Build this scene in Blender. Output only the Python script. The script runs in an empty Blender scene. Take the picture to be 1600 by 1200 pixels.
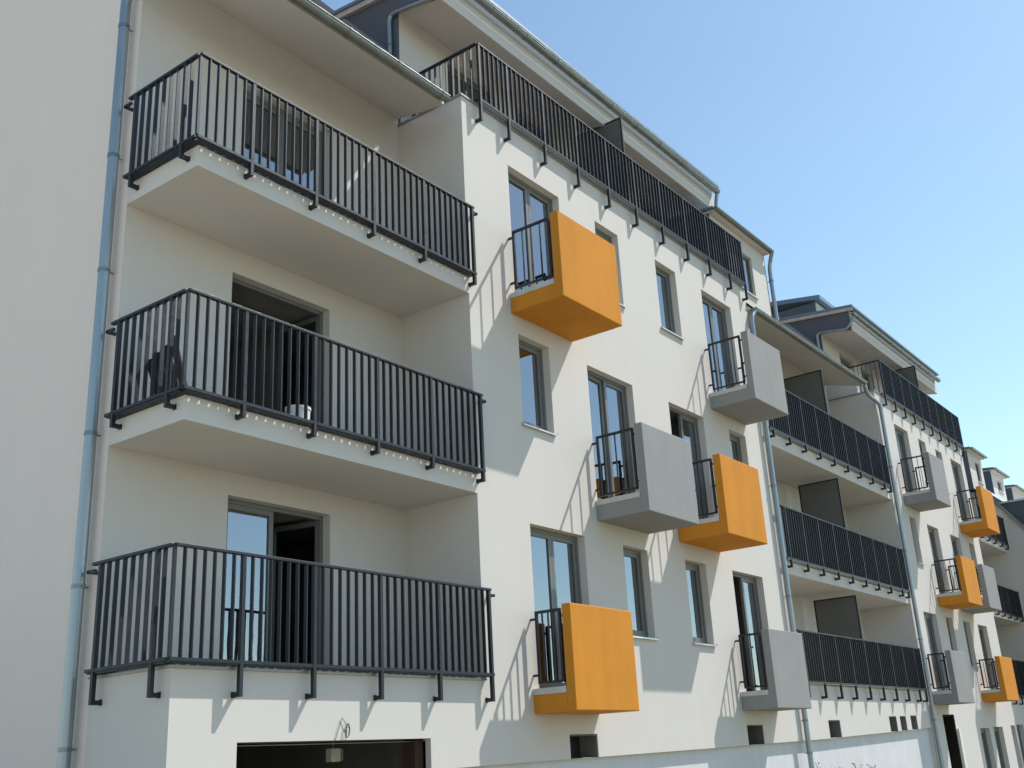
import bpy, bmesh, math, random
from mathutils import Vector, Matrix
random.seed(7)
sc = bpy.context.scene
COL = sc.collection

# ------------------------------------------------------------------ camera
cam = bpy.data.cameras.new('camera')
cam_o = bpy.data.objects.new('camera', cam)
COL.objects.link(cam_o)
cam_o.location = (-6.3927, -8.8038, -0.9079)
cam_o.rotation_euler = (1.9095, 0.0511, -0.9213)
cam.sensor_width = 36.0
cam.lens = 36.0 * 1685.92 / 1600.0
cam.clip_end = 5000
sc.camera = cam_o

# ------------------------------------------------------------------ light
SUN = Vector((1.70, -0.957, 2.57)).normalized()      # towards the sun
w = bpy.data.worlds.new('World')
sc.world = w
w.use_nodes = True
nt = w.node_tree
sky = nt.nodes.new('ShaderNodeTexSky')
sky.sky_type = 'NISHITA'
sky.sun_disc = False
sky.sun_elevation = math.asin(SUN.z)
sky.sun_rotation = math.atan2(SUN.x, SUN.y)
sky.air_density = 1.0
sky.dust_density = 0.45
sky.ozone_density = 0.0
sky.altitude = 200
bgn = nt.nodes['Background']
tint = nt.nodes.new('ShaderNodeMix')
tint.data_type = 'RGBA'; tint.blend_type = 'MULTIPLY'
tint.inputs['Factor'].default_value = 1.0
nt.links.new(sky.outputs[0], tint.inputs['A'])
tint.inputs['B'].default_value = (0.97, 1.065, 1.0, 1.0)
nt.links.new(tint.outputs['Result'], bgn.inputs[0])
bgn.inputs[1].default_value = 0.15
sun = bpy.data.lights.new('sun', 'SUN')
sun.energy = 4.5
sun.angle = math.radians(0.5)
sun.color = (1.0, 0.96, 0.90)
sun_o = bpy.data.objects.new('sun', sun)
COL.objects.link(sun_o)
sun_o.rotation_euler = (-SUN).to_track_quat('-Z', 'Y').to_euler()
sun_o.location = (10, -20, 30)
sc.view_settings.view_transform = 'Standard'
sc.view_settings.look = 'None'
sc.view_settings.exposure = 0.36
sc.view_settings.gamma = 1.0
sc.view_settings.use_curve_mapping = False
sc.render.engine = 'CYCLES'
sc.cycles.use_denoising = True
sc.cycles.max_bounces = 10
sc.cycles.diffuse_bounces = 6
sc.cycles.glossy_bounces = 5
sc.cycles.transparent_max_bounces = 16
sc.cycles.sample_clamp_indirect = 6.0

# ------------------------------------------------------------------ materials
def new_mat(name):
    m = bpy.data.materials.new(name)
    m.use_nodes = True
    n = m.node_tree
    return m, n, n.nodes['Principled BSDF']

def N(n, t, **kw):
    x = n.nodes.new(t)
    for k, v in kw.items():
        setattr(x, k, v)
    return x

def pos_map(n, scale):
    g = N(n, 'ShaderNodeNewGeometry')
    mp = N(n, 'ShaderNodeMapping')
    mp.inputs['Scale'].default_value = scale
    n.links.new(g.outputs['Position'], mp.inputs['Vector'])
    return mp.outputs[0]

def stucco(name, col, mottle=0.05, bump=0.25, streak=0.05, rough=0.92, grain=220.0):
    m, n, b = new_mat(name)
    b.inputs['Roughness'].default_value = rough
    b.inputs['Specular IOR Level'].default_value = 0.2
    big = N(n, 'ShaderNodeTexNoise'); big.inputs['Scale'].default_value = 1.1; big.inputs['Detail'].default_value = 6; big.inputs['Roughness'].default_value = 0.62
    n.links.new(pos_map(n, (1, 1, 1)), big.inputs['Vector'])
    st = N(n, 'ShaderNodeTexNoise'); st.inputs['Scale'].default_value = 1.0; st.inputs['Detail'].default_value = 5
    n.links.new(pos_map(n, (4.5, 4.5, 0.35)), st.inputs['Vector'])
    fine = N(n, 'ShaderNodeTexNoise'); fine.inputs['Scale'].default_value = grain; fine.inputs['Detail'].default_value = 3
    n.links.new(pos_map(n, (1, 1, 1)), fine.inputs['Vector'])
    def mr(src, lo, hi, a, c):
        r = N(n, 'ShaderNodeMapRange'); r.inputs[1].default_value = lo; r.inputs[2].default_value = hi
        r.inputs[3].default_value = a; r.inputs[4].default_value = c
        n.links.new(src, r.inputs[0]); return r.outputs[0]
    v1 = mr(big.outputs[0], 0.3, 0.7, 1 - mottle, 1 + mottle)
    v2 = mr(st.outputs[0], 0.35, 0.7, 1 + streak * 0.4, 1 - streak)
    v3 = mr(fine.outputs[0], 0.3, 0.7, 0.95, 1.04)
    mu = N(n, 'ShaderNodeMath', operation='MULTIPLY'); n.links.new(v1, mu.inputs[0]); n.links.new(v2, mu.inputs[1])
    mu2 = N(n, 'ShaderNodeMath', operation='MULTIPLY'); n.links.new(mu.outputs[0], mu2.inputs[0]); n.links.new(v3, mu2.inputs[1])
    vm = N(n, 'ShaderNodeVectorMath', operation='SCALE'); vm.inputs[0].default_value = col
    n.links.new(mu2.outputs[0], vm.inputs['Scale'])
    n.links.new(vm.outputs[0], b.inputs['Base Color'])
    bp = N(n, 'ShaderNodeBump'); bp.inputs['Strength'].default_value = bump; bp.inputs['Distance'].default_value = 0.003
    n.links.new(fine.outputs[0], bp.inputs['Height'])
    bp2 = N(n, 'ShaderNodeBump'); bp2.inputs['Strength'].default_value = 0.10; bp2.inputs['Distance'].default_value = 0.02
    n.links.new(big.outputs[0], bp2.inputs['Height']); n.links.new(bp.outputs[0], bp2.inputs['Normal'])
    n.links.new(bp2.outputs[0], b.inputs['Normal'])
    return m

def metal(name, col, metallic, rough, var=0.15, scale=9.0, bump=0.0, stretch=(1, 1, 1)):
    m, n, b = new_mat(name)
    b.inputs['Metallic'].default_value = metallic
    no = N(n, 'ShaderNodeTexNoise'); no.inputs['Scale'].default_value = scale; no.inputs['Detail'].default_value = 5
    n.links.new(pos_map(n, stretch), no.inputs['Vector'])
    r = N(n, 'ShaderNodeMapRange'); r.inputs[1].default_value = 0.3; r.inputs[2].default_value = 0.7
    r.inputs[3].default_value = 1 - var; r.inputs[4].default_value = 1 + var
    n.links.new(no.outputs[0], r.inputs[0])
    vm = N(n, 'ShaderNodeVectorMath', operation='SCALE'); vm.inputs[0].default_value = col
    n.links.new(r.outputs[0], vm.inputs['Scale']); n.links.new(vm.outputs[0], b.inputs['Base Color'])
    r2 = N(n, 'ShaderNodeMapRange'); r2.inputs[1].default_value = 0.3; r2.inputs[2].default_value = 0.7
    r2.inputs[3].default_value = rough * 0.8; r2.inputs[4].default_value = min(1, rough * 1.25)
    n.links.new(no.outputs[0], r2.inputs[0]); n.links.new(r2.outputs[0], b.inputs['Roughness'])
    if bump:
        bp = N(n, 'ShaderNodeBump'); bp.inputs['Strength'].default_value = bump; bp.inputs['Distance'].default_value = 0.01
        n.links.new(no.outputs[0], bp.inputs['Height']); n.links.new(bp.outputs[0], b.inputs['Normal'])
    return m

def glass_mat():
    m, n, b = new_mat('window_glass')
    n.nodes.remove(b)
    out = n.nodes['Material Output']
    tr = N(n, 'ShaderNodeBsdfTransparent'); tr.inputs[0].default_value = (0.50, 0.54, 0.54, 1)
    gl = N(n, 'ShaderNodeBsdfGlossy'); gl.inputs['Roughness'].default_value = 0.0
    gl.inputs[0].default_value = (0.86, 0.92, 1.0, 1)
    fr = N(n, 'ShaderNodeFresnel'); fr.inputs[0].default_value = 2.6
    no = N(n, 'ShaderNodeTexNoise'); no.inputs['Scale'].default_value = 1.3
    n.links.new(pos_map(n, (1, 1, 1)), no.inputs['Vector'])
    bp = N(n, 'ShaderNodeBump'); bp.inputs['Strength'].default_value = 0.02; bp.inputs['Distance'].default_value = 0.1
    n.links.new(no.outputs[0], bp.inputs['Height']); n.links.new(bp.outputs[0], gl.inputs['Normal'])
    ad = N(n, 'ShaderNodeMath', operation='ADD'); ad.inputs[1].default_value = 0.10; ad.use_clamp = True
    n.links.new(fr.outputs[0], ad.inputs[0])
    mx = N(n, 'ShaderNodeMixShader')
    n.links.new(ad.outputs[0], mx.inputs[0]); n.links.new(tr.outputs[0], mx.inputs[1]); n.links.new(gl.outputs[0], mx.inputs[2])
    n.links.new(mx.outputs[0], out.inputs[0])
    return m

M = {}
M['wall'] = stucco('cream_render', (0.625, 0.588, 0.553), mottle=0.016, streak=0.010)
M['gable'] = stucco('gable_render_fill_light', (0.765, 0.668, 0.615), mottle=0.014, streak=0.010)  # wall render lightened and warmed; missing fill light is put into the colour
M['bounce_gravel'] = stucco('pale_bounce_gravel', (0.50, 0.46, 0.39), mottle=0.15, streak=0.0, bump=0.5, grain=30)  # pale tone for the added light-bouncing strip beside the gable
M['plinth'] = stucco('plinth_render', (0.62, 0.625, 0.64), mottle=0.05, streak=0.05, bump=0.3)
M['orange'] = stucco('orange_render', (0.60, 0.24, 0.030), mottle=0.06, streak=0.05, bump=0.3)
M['grey'] = stucco('grey_render', (0.29, 0.288, 0.285), mottle=0.05, streak=0.03, bump=0.3)
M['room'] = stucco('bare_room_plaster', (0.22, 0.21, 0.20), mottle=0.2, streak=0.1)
M['floor'] = stucco('balcony_floor_concrete', (0.22, 0.215, 0.205), mottle=0.12, streak=0.0)
M['coping'] = stucco('concrete_coping', (0.55, 0.55, 0.53), mottle=0.10, streak=0.12, bump=0.2)
M['rail'] = metal('anthracite_rail_paint', (0.020, 0.024, 0.031), 0.0, 0.46, 0.2, 14)
M['rail'].node_tree.nodes['Principled BSDF'].inputs['Specular IOR Level'].default_value = 0.32
M['frame'] = metal('grey_window_frame', (0.150, 0.155, 0.150), 0.0, 0.40, 0.06, 8)
M['zinc'] = metal('zinc_sheet', (0.23, 0.25, 0.25), 0.65, 0.36, 0.14, 5, 0.05, (1, 1, 0.4))
M['zinc_pipe'] = metal('zinc_downpipe', (0.33, 0.37, 0.40), 0.8, 0.38, 0.12, 4, 0.0, (1, 1, 0.25))
M['sill'] = metal('aluminium_sill', (0.66, 0.67, 0.66), 0.4, 0.35, 0.06, 12)
M['clad'] = metal('dark_grey_cladding', (0.095, 0.115, 0.135), 0.1, 0.55, 0.08, 2.5)
M['flash'] = metal('lead_grey_flashing', (0.28, 0.285, 0.31), 0.2, 0.5, 0.10, 3)
M['roofedge'] = metal('blue_grey_roof_edge', (0.17, 0.235, 0.30), 0.1, 0.45, 0.08, 4)
M['screen'] = metal('dark_privacy_panel', (0.125, 0.123, 0.115), 0.0, 0.55, 0.08, 3)
M['tile'] = stucco('red_brown_roof_tile', (0.20, 0.105, 0.085), mottle=0.25, streak=0.0, bump=0.5, grain=90)
M['slate'] = stucco('dark_roof_covering', (0.032, 0.036, 0.042), mottle=0.15, streak=0.05, bump=0.4, grain=40)
M['slate'].node_tree.nodes['Principled BSDF'].inputs['Specular IOR Level'].default_value = 0.0
M['ground'] = stucco('pale_sandy_ground', (0.185, 0.165, 0.105), mottle=0.16, streak=0.0, bump=0.6, grain=25)
M['white'] = metal('white_plastic', (0.74, 0.74, 0.72), 0.0, 0.4, 0.04, 6)
M['wood'] = stucco('dark_stained_timber', (0.022, 0.018, 0.015), mottle=0.3, streak=0.2, bump=0.3)
M['rust'] = stucco('raw_brown_garage_jamb', (0.070, 0.040, 0.032), mottle=0.3, streak=0.2)
M['raw'] = stucco('raw_concrete_lining', (0.17, 0.165, 0.155), mottle=0.2, streak=0.25)
M['dark'] = metal('black_cable', (0.02, 0.02, 0.022), 0.0, 0.5, 0.05, 4)
M['galv'] = metal('galvanised_drain_edge', (0.30, 0.31, 0.32), 0.5, 0.42, 0.15, 20)
M['twig'] = stucco('dry_weed', (0.30, 0.22, 0.12), mottle=0.2, streak=0.0)
M['glass'] = glass_mat()

# ------------------------------------------------------------------ geometry helpers
ORG = {}

class MB:
    """collects vertices and faces (world coordinates)"""
    def __init__(s):
        s.v = []; s.f = []
    def quad(s, a, b, c, d):
        i = len(s.v); s.v += [a, b, c, d]; s.f.append((i, i + 1, i + 2, i + 3))
    def poly(s, pts):
        i = len(s.v); s.v += list(pts); s.f.append(tuple(range(i, i + len(pts))))
    def box(s, x0, x1, y0, y1, z0, z1):
        i = len(s.v)
        s.v += [(x0, y0, z0), (x1, y0, z0), (x1, y1, z0), (x0, y1, z0), (x0, y0, z1), (x1, y0, z1), (x1, y1, z1), (x0, y1, z1)]
        for f in ((0, 3, 2, 1), (4, 5, 6, 7), (0, 1, 5, 4), (1, 2, 6, 5), (2, 3, 7, 6), (3, 0, 4, 7)):
            s.f.append(tuple(i + k for k in f))
        return s
    def prism_x(s, x0, x1, prof):
        """closed profile [(y,z)...] (counter-clockwise seen from -x... either way) swept along x"""
        n = len(prof); i = len(s.v)
        s.v += [(x0, y, z) for y, z in prof] + [(x1, y, z) for y, z in prof]
        s.f.append(tuple(i + k for k in range(n))); s.f.append(tuple(i + n + k for k in reversed(range(n))))
        for k in range(n):
            l = (k + 1) % n
            s.f.append((i + k, i + n + k, i + n + l, i + l))
        return s
    def tube(s, path, r, seg=12, caps=True):
        pts = [Vector(p) for p in path]
        rings = []
        prev = None
        for k, p in enumerate(pts):
            if k == 0: t = (pts[1] - p).normalized()
            elif k == len(pts) - 1: t = (p - pts[k - 1]).normalized()
            else: t = ((p - pts[k - 1]).normalized() + (pts[k + 1] - p).normalized()).normalized()
            ref = prev if prev is not None else (Vector((1, 0, 0)) if abs(t.x) < 0.8 else Vector((0, 1, 0)))
            u = (ref - t * ref.dot(t)).normalized(); vv = t.cross(u); prev = u
            i = len(s.v)
            for a in range(seg):
                an = 2 * math.pi * a / seg
                s.v.append(tuple(p + u * (math.cos(an) * r) + vv * (math.sin(an) * r)))
            rings.append(i)
        for a, b in zip(rings, rings[1:]):
            for k in range(seg):
                l = (k + 1) % seg
                s.f.append((a + k, a + l, b + l, b + k))
        if caps:
            s.f.append(tuple(rings[0] + k for k in reversed(range(seg))))
            s.f.append(tuple(rings[-1] + k for k in range(seg)))
        return s

def link(name, mb, mat, parent=None, smooth=False, bevel=0.0, fix=True):
    vs = mb.v
    xs = [v[0] for v in vs]; ys = [v[1] for v in vs]; zs = [v[2] for v in vs]
    org = Vector(((min(xs) + max(xs)) / 2, (min(ys) + max(ys)) / 2, min(zs)))
    me = bpy.data.meshes.new(name)
    me.from_pydata([tuple(Vector(v) - org) for v in vs], [], mb.f)
    if fix or bevel:
        bm = bmesh.new(); bm.from_mesh(me)
        bmesh.ops.remove_doubles(bm, verts=bm.verts, dist=1e-5)
        if fix: bmesh.ops.recalc_face_normals(bm, faces=bm.faces)
        if bevel:
            ed = [e for e in bm.edges if len(e.link_faces) == 2 and e.calc_face_angle(0) > 0.6]
            bmesh.ops.bevel(bm, geom=ed, offset=bevel, segments=2, profile=0.5, affect='EDGES')
        bm.to_mesh(me); bm.free()
    if smooth:
        for p in me.polygons: p.use_smooth = True
        try: me.set_sharp_from_angle(angle=math.radians(40))
        except Exception: pass
    me.materials.append(mat if not isinstance(mat, str) else M[mat])
    ob = bpy.data.objects.new(name, me)
    COL.objects.link(ob)
    place(ob, org, parent)
    return ob

def place(ob, org, parent):
    po = ORG[parent.name] if parent else Vector((0, 0, 0))
    ob.location = Vector(org) - po
    if parent: ob.parent = parent
    ORG[ob.name] = Vector(org)

def inst(name, me, org, parent):
    ob = bpy.data.objects.new(name, me)
    COL.objects.link(ob)
    place(ob, org, parent)
    return ob

def tag(ob, label, cat, group=None):
    ob['label'] = label; ob['category'] = cat
    if group: ob['group'] = group
    return ob

def thing(name, label, cat, loc, group=None):
    ob = bpy.data.objects.new(name, None)
    ob.empty_display_size = 0.3
    COL.objects.link(ob)
    place(ob, Vector(loc), None)
    return tag(ob, label, cat, group)

def unit_mesh(name, sx, sy, sz, mat):
    me = bpy.data.meshes.new(name)
    b = MB().box(-sx / 2, sx / 2, -sy / 2, sy / 2, 0, sz)
    me.from_pydata(b.v, [], b.f); me.materials.append(M[mat])
    return me

def wall_y(x0, x1, z0, z1, holes, y, depth=0.28, zfun=None, xbreaks=()):
    """wall facing -Y with rectangular openings and their reveals"""
    mb = MB()
    xs = sorted({round(v, 4) for v in [x0, x1] + [h[0] for h in holes] + [h[1] for h in holes] + list(xbreaks) if x0 - 1e-6 <= v <= x1 + 1e-6})
    zs = sorted({round(v, 4) for v in [z0, z1] + [h[2] for h in holes] + [h[3] for h in holes] if z0 - 1e-6 <= v <= z1 + 1e-6})
    Z = lambda x, z: (zfun(x) if (zfun and abs(z - z0) < 1e-6) else z)
    for a, b in zip(xs, xs[1:]):
        for c, d in zip(zs, zs[1:]):
            mx, mz = (a + b) / 2, (c + d) / 2
            if any(h[0] < mx < h[1] and h[2] < mz < h[3] for h in holes): continue
            mb.quad((a, y, Z(a, c)), (b, y, Z(b, c)), (b, y, d), (a, y, d))
    for h in holes:
        a, b, c, d = h[:4]
        dp = h[4] if len(h) > 4 else depth
        y2 = y + dp
        ca, cb = Z(a, c), Z(b, c)
        mb.quad((a, y, ca), (a, y, d), (a, y2, d), (a, y2, ca))
        mb.quad((b, y, cb), (b, y2, cb), (b, y2, d), (b, y, d))
        mb.quad((a, y, d), (b, y, d), (b, y2, d), (a, y2, d))
        if not (zfun and abs(c - z0) < 1e-6): mb.quad((a, y, ca), (a, y2, ca), (b, y2, cb), (b, y, cb))
    return mb

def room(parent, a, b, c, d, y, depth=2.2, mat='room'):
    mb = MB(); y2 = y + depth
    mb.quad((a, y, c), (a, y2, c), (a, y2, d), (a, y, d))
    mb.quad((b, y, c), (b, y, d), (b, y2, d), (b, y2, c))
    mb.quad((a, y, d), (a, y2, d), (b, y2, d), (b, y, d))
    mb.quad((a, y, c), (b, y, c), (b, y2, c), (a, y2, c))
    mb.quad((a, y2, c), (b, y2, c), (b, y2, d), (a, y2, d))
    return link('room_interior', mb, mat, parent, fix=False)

def frame_boxes(mb, a, b, c, d, y0, y1, t):
    mb.box(a, a + t, y0, y1, c, d); mb.box(b - t, b, y0, y1, c, d)
    mb.box(a + t, b - t, y0, y1, d - t, d); mb.box(a + t, b - t, y0, y1, c, c + t)

def leaf(parent, a, b, c, d, y, swing=0.0, hinge='l', t=0.065, pane=True):
    """a glazed leaf; swing (radians) turns it inwards about its hinge side"""
    mb = MB(); frame_boxes(mb, a, b, c, d, y, y + 0.055, t)
    gb = MB().box(a + t - 0.004, b - t + 0.004, y + 0.022, y + 0.034, c + t - 0.004, d - t + 0.004)
    hb = None
    if d - c > 1.0:
        hx = b - t / 2 if hinge == 'l' else a + t / 2
        hz = c + min(1.05, (d - c) * 0.5)
        hb = MB().box(hx - 0.012, hx + 0.012, y + 0.055, y + 0.10, hz - 0.06, hz + 0.06)
    if swing:
        px = a if hinge == 'l' else b
        s = swing if hinge == 'l' else -swing
        co, si = math.cos(s), math.sin(s)
        for q in (mb, gb, hb):
            if q is None: continue
            q.v = [(px + (x - px) * co - (yy - y) * si, y + (x - px) * si + (yy - y) * co, z) for x, yy, z in q.v]
    lf = link('sash', mb, 'frame', parent)
    if pane: link('pane', gb, 'glass', parent)
    if hb: link('handle', hb, 'frame', parent)
    return lf

def window(parent, a, b, c, d, y=0.0, leaves=1, inset=0.13, sill=True, swings=(), missing=(), depth=2.2, reveal=0.28, rm='room'):
    fb = MB(); t = 0.055
    yi = y + inset
    frame_boxes(fb, a, b, c, d, yi, yi + 0.075, t)
    # roller-shutter housing strip at the head
    wf = link('window' if sill else 'balcony_door', fb, 'frame', parent)
    n = leaves
    wd = (b - a - 2 * t) / n
    for k in range(n):
        if k in missing: continue
        sw = swings[k] if k < len(swings) else 0.0
        leaf(wf, a + t + k * wd + 0.003, a + t + (k + 1) * wd - 0.003, c + t, d - t, yi + 0.012, sw, 'l' if k == 0 else 'r')
    if sill:
        sb = MB().prism_x(a - 0.035, b + 0.035, [(y - 0.045, c - 0.012), (y - 0.045, c - 0.034), (y - 0.041, c - 0.034), (y - 0.041, c - 0.016), (yi, c + 0.004), (yi, c + 0.012)])
        sb.box(a - 0.037, a - 0.033, y - 0.045, y - 0.002, c - 0.012, c + 0.012)
        sb.box(b + 0.033, b + 0.037, y - 0.045, y - 0.002, c - 0.012, c + 0.012)
        link('sill', sb, 'sill', wf)
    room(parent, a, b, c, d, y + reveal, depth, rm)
    return wf

# railing -----------------------------------------------------------------
BALU = {}
def baluster_mesh(axis, h):
    k = (axis, round(h, 3))
    if k not in BALU:
        BALU[k] = unit_mesh('baluster', 0.014 if axis == 'x' else 0.046, 0.046 if axis == 'x' else 0.014, h, 'rail')
    return BALU[k]

def drain_strip(axis, fixed, wall, a, b, z, rungs):
    """perforated edge strip bridging slab edge and bottom rail"""
    mb = MB()
    o = lambda u0, u1, p0, p1: mb.box(u0, u1, min(p0, p1), max(p0, p1), z - 0.012, z) if axis == 'x' else mb.box(min(p0, p1), max(p0, p1), u0, u1, z - 0.012, z)
    d = wall - fixed
    o(a, b, fixed - 0.012 * (1 if d > 0 else -1), fixed + d * 0.70)
    o(a, b, fixed + d * 0.90, wall - 0.002 * (1 if d > 0 else -1))
    if axis == 'y':
        o(a, b, fixed + d * 0.70, fixed + d * 0.90)
    else:
        for u in rungs:
            o(max(a, u - 0.034), min(b, u + 0.034), fixed + d * 0.70, fixed + d * 0.90)
    return mb

def railing(name_label, group, segs, zt, zb, foot, wall_side, corner=None, cat='railing', strips=True, smat='rail'):
    """segs: (axis, fixed, a, b, posts, wall) ; wall = coordinate of the face the feet bolt to"""
    s0 = segs[0]
    root = thing('balcony_railing', name_label, cat, ((s0[2] + s0[3]) / 2 if s0[0] == 'x' else s0[1], s0[1] if s0[0] == 'x' else (s0[2] + s0[3]) / 2, zb), group)
    hr = MB()
    for axis, fx, a, b, posts, wall in segs:
        if axis == 'x': hr.box(a, b, fx - 0.028, fx + 0.024, zt - 0.032, zt)
        else: hr.box(fx - 0.028, fx + 0.024, a, b, zt - 0.0325, zt - 0.0005)
    for axis, fx, a, b, posts, wall in segs: 
        h = MB()
        if axis == 'x': h.box(a, b, fx - 0.028, fx + 0.024, zt - 0.032, zt)
        else: h.box(fx - 0.028, fx + 0.024, a, b, zt - 0.0325, zt - 0.0005)
        link('handrail', h, 'rail', root, bevel=0.004)
        l = MB()
        if axis == 'x': l.box(a, b, fx - 0.022, fx + 0.022, zb - 0.008, zb + 0.026)
        else: l.box(fx - 0.022, fx + 0.022, a, b, zb - 0.007, zb + 0.027)
        link('bottom_rail', l, 'rail', root)
        # posts with bracket feet
        for p in posts:
            pb = MB(); q = 0.021
            dirn = 1 if wall > fx else -1
            if axis == 'x':
                pb.box(p - q, p + q, fx - 0.024, fx + 0.022, foot, zt - 0.032)
                pb.box(p - q + 0.001, p + q - 0.001, fx + 0.020, wall - 0.003, foot + 0.001, foot + 0.045)
                pb.box(p - q - 0.004, p + q + 0.004, wall - 0.009, wall - 0.002, foot - 0.004, foot + 0.055)
            else:
                pb.box(fx - 0.024, fx + 0.022, p - q, p + q, foot, zt - 0.033)
                pb.box(fx + 0.020, wall - 0.003, p - q + 0.001, p + q - 0.001, foot + 0.001, foot + 0.045)
                pb.box(wall - 0.009, wall - 0.002, p - q - 0.004, p + q + 0.004, foot - 0.004, foot + 0.055)
            link('post', pb, 'rail', root)
        # balusters
        marks = sorted([a] + list(posts) + [b])
        me = baluster_mesh(axis, zt - 0.032 - zb - 0.026)
        rungs = list(marks)
        for u, v in zip(marks, marks[1:]):
            n = int(round((v - u) / 0.126))
            for k in range(1, n):
                c = u + (v - u) * k / n
                rungs.append(c)
                inst('baluster', me, (c, fx, zb + 0.026) if axis == 'x' else (fx, c, zb + 0.026), root)
        if strips:
            lo, hi = a, b
            link('drain_strip', drain_strip(axis, fx, wall, lo + 0.03, hi - 0.03, zb - 0.009 if axis == 'x' else zb - 0.011, rungs), smat, root)
    return root

def corner_bar(root, x, y, zb, zt):
    link('post', MB().box(x - 0.016, x + 0.016, y - 0.016, y + 0.016, zb + 0.026, zt - 0.033), 'rail', root)

def end_stub(root, pts, s=0.016):
    """small square wall tie made of axis-aligned bars"""
    mb = MB()
    for a, b in zip(pts, pts[1:]):
        lo = [min(p, q) - s for p, q in zip(a, b)]; hi = [max(p, q) + s for p, q in zip(a, b)]
        mb.box(lo[0], hi[0], lo[1], hi[1], lo[2], hi[2])
    link('wall_tie', mb, 'rail', root)

# box balconies ------------------------------------------------------------
def box_balcony(label, colour, x0, x1, zb, zt, d, floor, group, tabz=0.0, t=0.14, slab=0.235, cop=0.085):
    root = thing('box_balcony', label, 'balcony', ((x0 + x1) / 2, 0, zb), group)
    # L-shaped body: floor slab and front panel are one rendered piece in look, two parts in function
    link('front_panel', MB().box(x0, x1, -d, -d + t, zb, zt), colour, root, bevel=0.012)
    link('floor_slab', MB().box(x0 + 0.001, x1 - 0.001, -d + t - 0.004, -0.002, zb + 0.001, zb + slab), colour, root)
    cz = zb + slab
    cb = MB().box(x0 - 0.012, x1 + 0.012, -d + t + 0.002, -0.003, cz + 0.001, cz + cop)
    link('coping', cb, 'coping', root, bevel=0.008)
    # panel cap
    # side railings
    rz0, rz1 = cz + cop + 0.055, zt - 0.05
    for xr in (x0 + 0.03, x1 - 0.03):
        ya, yb = -0.085, -d + t + 0.035
        rb = MB()
        rb.box(xr - 0.018, xr + 0.018, yb, ya, rz1 - 0.036, rz1)
        rb.box(xr - 0.017, xr + 0.017, yb, ya, rz0, rz0 + 0.03)
        rb.box(xr - 0.0175, xr + 0.0175, ya - 0.036, ya + 0.001, rz0 + 0.001, rz1 - 0.001)
        rb.box(xr - 0.0175, xr + 0.0175, yb - 0.001, yb + 0.036, rz0 + 0.001, rz1 - 0.001)
        for zz in (rz0 + 0.10, rz1 - 0.12):
            rb.box(xr - 0.014, xr + 0.014, ya, -0.003, zz, zz + 0.03)
            rb.box(xr - 0.014, xr + 0.014, -d + t + 0.001, yb, zz, zz + 0.03)
        so = link('side_railing', rb, 'rail', root)
        n = 4
        me = unit_mesh('baluster', 0.030, 0.011, rz1 - 0.036 - rz0 - 0.03, 'rail')
        for k in range(1, n):
            yy = ya - 0.018 + (yb - ya + 0.036) * k / n
            inst('baluster', me, (xr, yy, rz0 + 0.03), so)
    return root

# gutter ---------------------------------------------------------------------
def gutter(label, x0, x1, y, z, r=0.068, group='half-round zinc gutters along the eaves', clips=True):
    root = thing('gutter', label, 'gutter', ((x0 + x1) / 2, y, z - r), group)
    mb = MB(); prof = []
    n = 10
    for k in range(n + 1):
        a = math.pi + math.pi * k / n
        prof.append((y + math.cos(a) * r, z + math.sin(a) * r))
    inn = [(y + math.cos(math.pi + math.pi * k / n) * (r - 0.006), z + 0.001 + math.sin(math.pi + math.pi * k / n) * (r - 0.006)) for k in reversed(range(n + 1))]
    mb.prism_x(x0, x1, prof + inn)
    link('trough', mb, 'zinc', root, smooth=True)
    link('front_bead', MB().tube([(x0, y - r - 0.003, z + 0.004), (x1, y - r - 0.003, z + 0.004)], 0.011, 8), 'zinc', root, smooth=True)
    for xx in (x0, x1):
        eb = MB(); s = -0.003 if xx == x0 else 0.003
        eb.prism_x(xx + s - 0.0015, xx + s + 0.0015, prof)
        link('end_cap', eb, 'zinc', root)
    if clips:
        k = x0 + 0.4
        while k < x1 - 0.1:
            cb = MB(); pr = []
            for j in range(n + 1):
                a = math.pi + math.pi * j / n
                pr.append((y + math.cos(a) * (r + 0.006), z + math.sin(a) * (r + 0.006)))
            pin = [(y + math.cos(math.pi + math.pi * j / n) * (r + 0.001), z + math.sin(math.pi + math.pi * j / n) * (r + 0.001)) for j in reversed(range(n + 1))]
            cb.prism_x(k, k + 0.028, pr + pin)
            cb.box(k, k + 0.028, y - r - 0.018, y - r + 0.004, z - 0.004, z + 0.020)
            link('bracket', cb, 'zinc', root)
            k += 0.95
    return root

def arc(p0, c, p1, n=5):
    p0, c, p1 = Vector(p0), Vector(c), Vector(p1)
    return [tuple((1 - t) ** 2 * p0 + 2 * t * (1 - t) * c + t * t * p1) for t in [k / n for k in range(n + 1)]]

def downpipe(label, path, r, clips=(), wall=(0, 1, 0), group='zinc downpipes'):
    lowest = min(path, key=lambda p: p[2])
    root = thing('downpipe', label, 'downpipe', lowest, group)
    link('pipe', MB().tube(path, r, 14), 'zinc_pipe', root, smooth=True)
    for (x, y, z) in clips:
        cb = MB().tube([(x, y, z - 0.022), (x, y, z + 0.022)], r + 0.007, 14)
        wv = Vector(wall)
        e = Vector((x, y, z)) + wv * (r + 0.06)
        cb.tube([(x, y, z), tuple(e)], 0.008, 6)
        t = wv.cross(Vector((0, 0, 1)))
        p = Vector((x, y, z)) + t * (r + 0.005)
        cb.tube([tuple(p), tuple(p + t * 0.03)], 0.008, 6)
        link('pipe_clip', cb, 'zinc', root)
    return root

# =================================================================== SETTING
g = link('ground', MB().box(-400, 700, -600, 600, -3.4, -2.6), 'ground')
g['kind'] = 'structure'

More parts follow.
